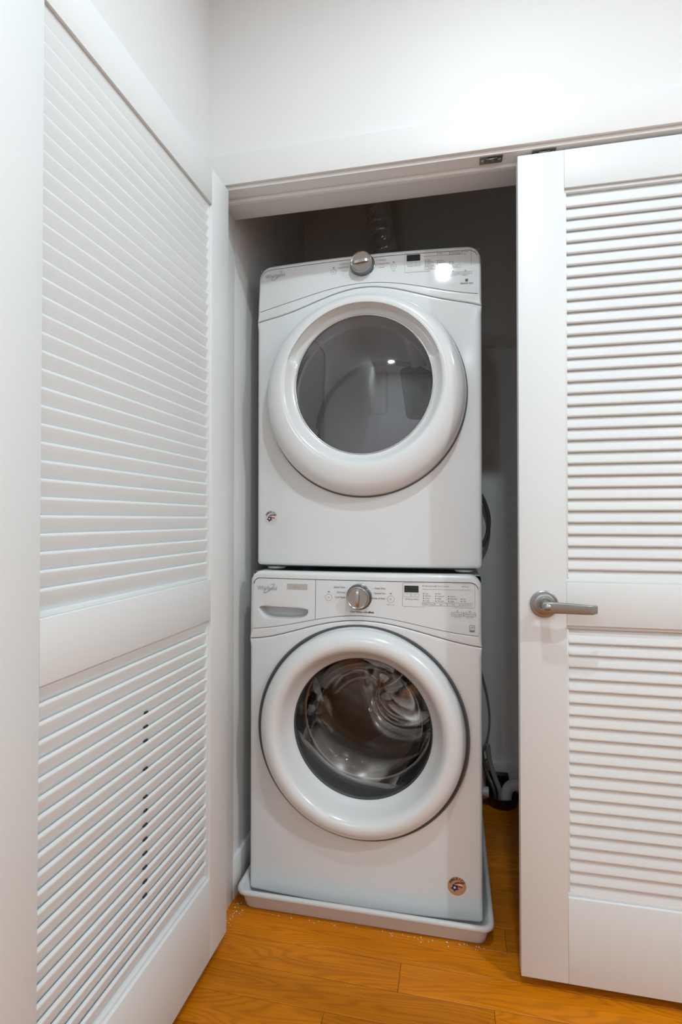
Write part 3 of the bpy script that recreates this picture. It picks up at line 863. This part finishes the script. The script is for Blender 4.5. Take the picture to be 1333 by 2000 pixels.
decal(SW, 'control_print', gl, -.0003, M['print'], cp)['kind'] = 'stuff'
decal(SW, 'indicator_marks', g, -.0003, M['ink'], cp)['kind'] = 'stuff'
knob(cp, SW, -.0028, .8850 + wz0, math.radians(88), 'chrome cycle dial')
# door
prof = [(.2950, .004, 0), (.2990, -.004, 0), (.2990, -.012, 0), (.2970, -.026, 0), (.2910, -.041, 0), (.2815, -.0515, 0), (.2700, -.0575, 0), (.2580, -.0590, 0), (.2480, -.0565, 0),
        (.2405, -.050, 0), (.2330, -.036, 0), (.2240, -.016, 0), (.2150, .000, 0), (.2080, .008, 0), (.2060, .012, 0)]
dd = machine_door(wm, prof, WC, M['plastic'], 'door')
obj('door_seal', *lathe_y([(.2955, .004), (.3050, -.0045), (.3082, -.0045), (.3090, -.001)], WC, 112, y0=-.012), M['seal'], dd, 40)
bw = obj('glass_bowl', *lathe_y([(.2055, .012), (.2040, .018), (.2000, .030), (.1950, .050), (.1880, .075), (.1780, .100), (.1620, .120), (.140, .132), (.105, .140), (.06, .144), (.0005, .145)], WC, 112), M['bowl'], dd, 80)
obj('rim_liner', *lathe_y([(.2085, .008), (.2075, .014), (.2035, .016), (.2020, .030), (.1985, .052)], WC, 112), M['gasket'], dd, 60)
obj('door_liner', *lathe_y([(.294, .004), (.262, .016), (.228, .024), (.212, .020), (.2075, .010)], WC, 96), M['seal'], dd, 50)
gk = obj('bellows_gasket', *lathe_y([(.262, .030), (.230, .032), (.216, .040), (.212, .052), (.214, .062), (.211, .074), (.207, .100), (.205, .122), (.208, .129), (.215, .132), (.240, .134)], WC, 112), M['gasket'], wm, 60)
dm = obj('drum', *lathe_y([(.212, .132), (.213, .138), (.222, .143), (.255, .152), (.268, .162), (.270, .180), (.270, .430), (.262, .446), (.235, .452)], WC, 112), M['steel'], wm, 50)
obj('drum_lip', *lathe_y([(.2125, .130), (.2020, .129), (.1995, .131), (.2005, .134), (.2125, .138)], WC, 112), M['screw'], dm, 60)
# back plate pressed into three curved lobes
nA, nR = 120, 22; loops = []
for i in range(nR):
    r = .236 * (1 - i / nR) + .0004; lp = []
    for k in range(nA):
        a = 2 * PI * k / nA; tw = a + 1.5 * (1 - r / .236) - .35
        ridge = math.exp(-((((tw * 3 / (2 * PI)) % 1.0) - .5) / .13) ** 2)
        f = math.sin(min(1, r / .236) * PI) ** .7
        y = .452 - .030 * ridge * f - .018 * math.exp(-(r / .055) ** 4)
        lp.append((WC[0] + r * math.cos(a), y, WC[1] + r * math.sin(a)))
    loops.append(lp)
obj('drum_back', *loft(loops), M['steel2'], dm, 60)
for ang in (math.radians(70), math.radians(190), math.radians(310)):
    st = []
    for q in range(9):
        y = .15 + .29 * q / 8; a = ang + .22 * math.sin(q / 8 * PI - .6); hh = .055 * math.sin(PI * (q + .4) / 8.8) ** .5
        st.append([(WC[0] + math.cos(a + da) * (.271 - rr * hh), y, WC[1] + math.sin(a + da) * (.271 - rr * hh)) for da, rr in ((-.16, 0), (-.08, .75), (-.03, 1), (.03, 1), (.08, .75), (.16, 0))])
    obj('drum_baffle', *loft(st, False, True, True), M['steel2'], dm, 50)
for x in (-.285, .285):
    for y in (.05, .64):
        obj('foot', *lathe_z([(.0001, 0), (.024, 0), (.026, .003), (.024, .007), (.010, .008), (.010, .018)], (x, y, 0), 24), M['seal'], wm, 40)
badge(SW, wm, .2718, .0905 + wz0, .0255, M['orange'], M['ink'], 'round_sticker')

# ---- drip pan -----------------------------------------------------------------
px0, px1, py0, py1 = -.6235, .1090, 1.452, 2.262
pn_c = ((px0 + px1) / 2, (py0 + py1) / 2)
def rloop(ins, z, r=.035):
    return [(x, y, z) for x, y in rrect(px0 + ins - pn_c[0], px1 - ins - pn_c[0], py0 + ins - pn_c[1], py1 - ins - pn_c[1], max(.004, r - ins * .5), 8)]
pl = [rloop(.040, .004), rloop(.032, .0005), rloop(.024, .0015), rloop(.021, .006), rloop(.0105, .046), rloop(.0035, .047), rloop(.0005, .0495), rloop(0, .0535), rloop(.0008, .0575), rloop(.004, .0605),
      rloop(.0085, .0610), rloop(.0125, .0590), rloop(.0145, .0545), rloop(.024, .012), rloop(.030, .0085), rloop(.038, .0080)]
V, F = loft(pl, True, True, True)
pan = obj('drip_pan', V, F, M['pan'], None, 50); pan.location = (pn_c[0], pn_c[1], 0)
tag(pan, 'shallow grey plastic drip pan on the floor under the washing machine', 'drip pan')

# ---- foil duct behind the dryer -----------------------------------------------
path = smooth_path([(-.205, 2.232, 1.50), (-.185, 2.232, 1.80), (-.195, 2.230, 1.98), (-.228, 2.228, 2.12), (-.270, 2.225, 2.28), (-.31, 2.225, 2.50), (-.33, 2.225, 2.672)], 40)
Lc = [0]
for a, b in zip(path[:-1], path[1:]): Lc.append(Lc[-1] + (b - a).length)
def dr_r(i):
    t = (Lc[i] / .043) % 1.0
    return .0475 + .0065 * (1 - abs(2 * t - 1)) ** .5
V, F = tube(path, .05, 40, True, dr_r)
rg = random.Random(3)
V = [v + Vector((rg.uniform(-1, 1), rg.uniform(-1, 1), rg.uniform(-1, 1))) * .0007 for v in V]
fd = obj('foil_duct', V, F, M['foil'], None, 60)
tag(fd, 'crinkled silver foil vent duct rising behind the dryer', 'duct')

# ---- plumbing on the floor right of the washer --------------------------------
bx = empty('drain_cover', (.196, 2.200, 0))
tag(bx, 'black plastic drain bowl on the wood floor behind the washer', 'drain')
def halfbowl(r0, r1, z0, z1, n=32):
    return [(r0 * math.cos(2 * PI * k / n), r0 * .72 * math.sin(2 * PI * k / n), z0) for k in range(n)]
bl = [[(r * math.cos(2 * PI * k / 40), r * .75 * math.sin(2 * PI * k / 40), z) for k in range(40)] for r, z in ((.040, 0), (.050, .004), (.062, .030), (.066, .046), (.063, .048), (.057, .032), (.046, .010), (.0005, .008))]
obj('bowl', *loft(bl, True, True, False), M['black'], bx, 50)
obj('back_plate', *loft([[(x, .066, z) for x, z in rrect(-.05, .03, .002, .088, .008, 5)], [(x, .078, z) for x, z in rrect(-.06, .03, .002, .098, .008, 5)]], True, True, True), M['black'], bx, 40)
pv = obj('pipe_elbow', *tube(smooth_path([(0, 0, .02), (0, .0, .05), (.010, .002, .078), (.034, .004, .090), (.095, .008, .088)], 10), .0215, 24), M['pvc'], None, 60)
pv.location = (.208, 2.190, 0); tag(pv, 'white plastic pipe elbow standing in the black drain bowl', 'pipe')
pv2 = obj('pipe_stub', *join([tube([(-.06, 0, 0), (.028, 0, 0)], .0175, 24), tube([(.018, 0, 0), (.034, 0, 0)], .0200, 24)]), M['pvc'], None, 40)
pv2.location = (.106, 2.185, .056); tag(pv2, 'short white pipe stub poking out beside the washer base', 'pipe')
for i, (pts, rad, lab) in enumerate((
        ([(.140, 2.232, .225), (.148, 2.229, .160), (.168, 2.218, .100), (.184, 2.205, .060), (.188, 2.202, .014)], .0095, 'grey ribbed drain hose dropping into the black bowl, right one of the pair'),
        ([(.114, 2.262, .205), (.124, 2.258, .150), (.140, 2.246, .100), (.160, 2.224, .062), (.170, 2.213, .020)], .0080, 'thin grey water hose next to the drain hose, nearer the washer'))):
    hs = obj('drain_hose', *tube(smooth_path(pts, 14), rad, 14, True, (lambda rd: lambda k: rd * (1 + .08 * (k % 2)))(rad)), M['hose'] if i == 0 else M['galv'], None, 60)
    tag(hs, lab, 'hose')
cb = obj('power_cord', *tube(smooth_path([(.080, 2.275, .62), (.120, 2.285, .50), (.145, 2.290, .39), (.152, 2.290, .30), (.140, 2.286, .22), (.110, 2.280, .165), (.07, 2.27, .14)], 12), .0042, 10), M['cable'], None, 60)
tag(cb, 'grey power cord looping on the wall beside the washer', 'cord')
cb2 = obj('supply_hose', *tube(smooth_path([(.05, 2.24, 1.28), (.110, 2.25, 1.25), (.140, 2.255, 1.19), (.150, 2.255, 1.13), (.138, 2.25, 1.06), (.100, 2.24, 1.01), (.05, 2.23, .99)], 12), .0085, 12), M['seal'], None, 60)
tag(cb2, 'dark hose curving out behind the lower right corner of the dryer', 'hose')

# ---- crumbs -------------------------------------------------------------------
rg = random.Random(11); parts = []
def crumb(x, y, s):
    V = [(x + s * rg.uniform(.5, 1) * math.cos(a), y + s * rg.uniform(.5, 1) * math.sin(a), s * .25) for a in (0, 1.25, 2.5, 3.75, 5.0)]
    V += [(x, y, s * rg.uniform(.9, 1.3)), (x, y, 0)]
    F = [(i, (i + 1) % 5, 5) for i in range(5)] + [((i + 1) % 5, i, 6) for i in range(5)]
    return V, F
for _ in range(50):
    x = px0 + .03 + (px1 - px0 - .04) * rg.random() ** .6
    parts.append(crumb(x, py0 + .016 - abs(rg.gauss(0, .006)), rg.uniform(.0010, .0026)))
for _ in range(34): parts.append(crumb(-.632 + abs(rg.gauss(0, .014)), 1.40 + rg.random() * .09, rg.uniform(.0012, .0028)))
for _ in range(8): parts.append(crumb(rg.uniform(-.45, .1), rg.uniform(1.25, 1.43), rg.uniform(.0006, .0012)))
cr = obj('crumbs', *join(parts), M['crumb'], None)
tag(cr, 'scattered white crumbs on the wood floor along the drip pan', 'debris'); cr['kind'] = 'stuff'

# ---- recessed ceiling light by the closet, plus added fill lamps ----------------------------------------------------
names = ('closest to the closet', 'behind the viewer on the left, added as fill', 'behind the viewer in mid hallway, added as fill', 'near the rear wall, added as fill', 'by the right wall, added as fill')
for (x, y, w), nm in zip(LAMPS, names):
    L = empty('ceiling_or_fill_light', (x, y, CEIL))
    tag(L, 'white recessed round ceiling light ' + nm, 'ceiling light', 'recessed ceiling lights')
    obj('trim_ring', *lathe_z([(.075, 0), (.074, -.004), (.066, -.006), (.054, -.003), (.050, .0)], (0, 0, 0), 48), M['trim'], L, 40)
    obj('lens', *lathe_z([(.052, -.0005), (.0005, -.0006)], (0, 0, 0), 40), M['lens'], L, 40)
    ld = bpy.data.lights.new('downlight', 'AREA'); ld.shape = 'DISK'; ld.size = LAMP_D;  ld.energy = w; ld.spread = math.radians(178 if y > 0.3 else 180); ld.color = LAMP_COL
    lo = bpy.data.objects.new('downlight', ld); COL.objects.link(lo); lo.parent = L; lo.location = (0, 0, -.008)
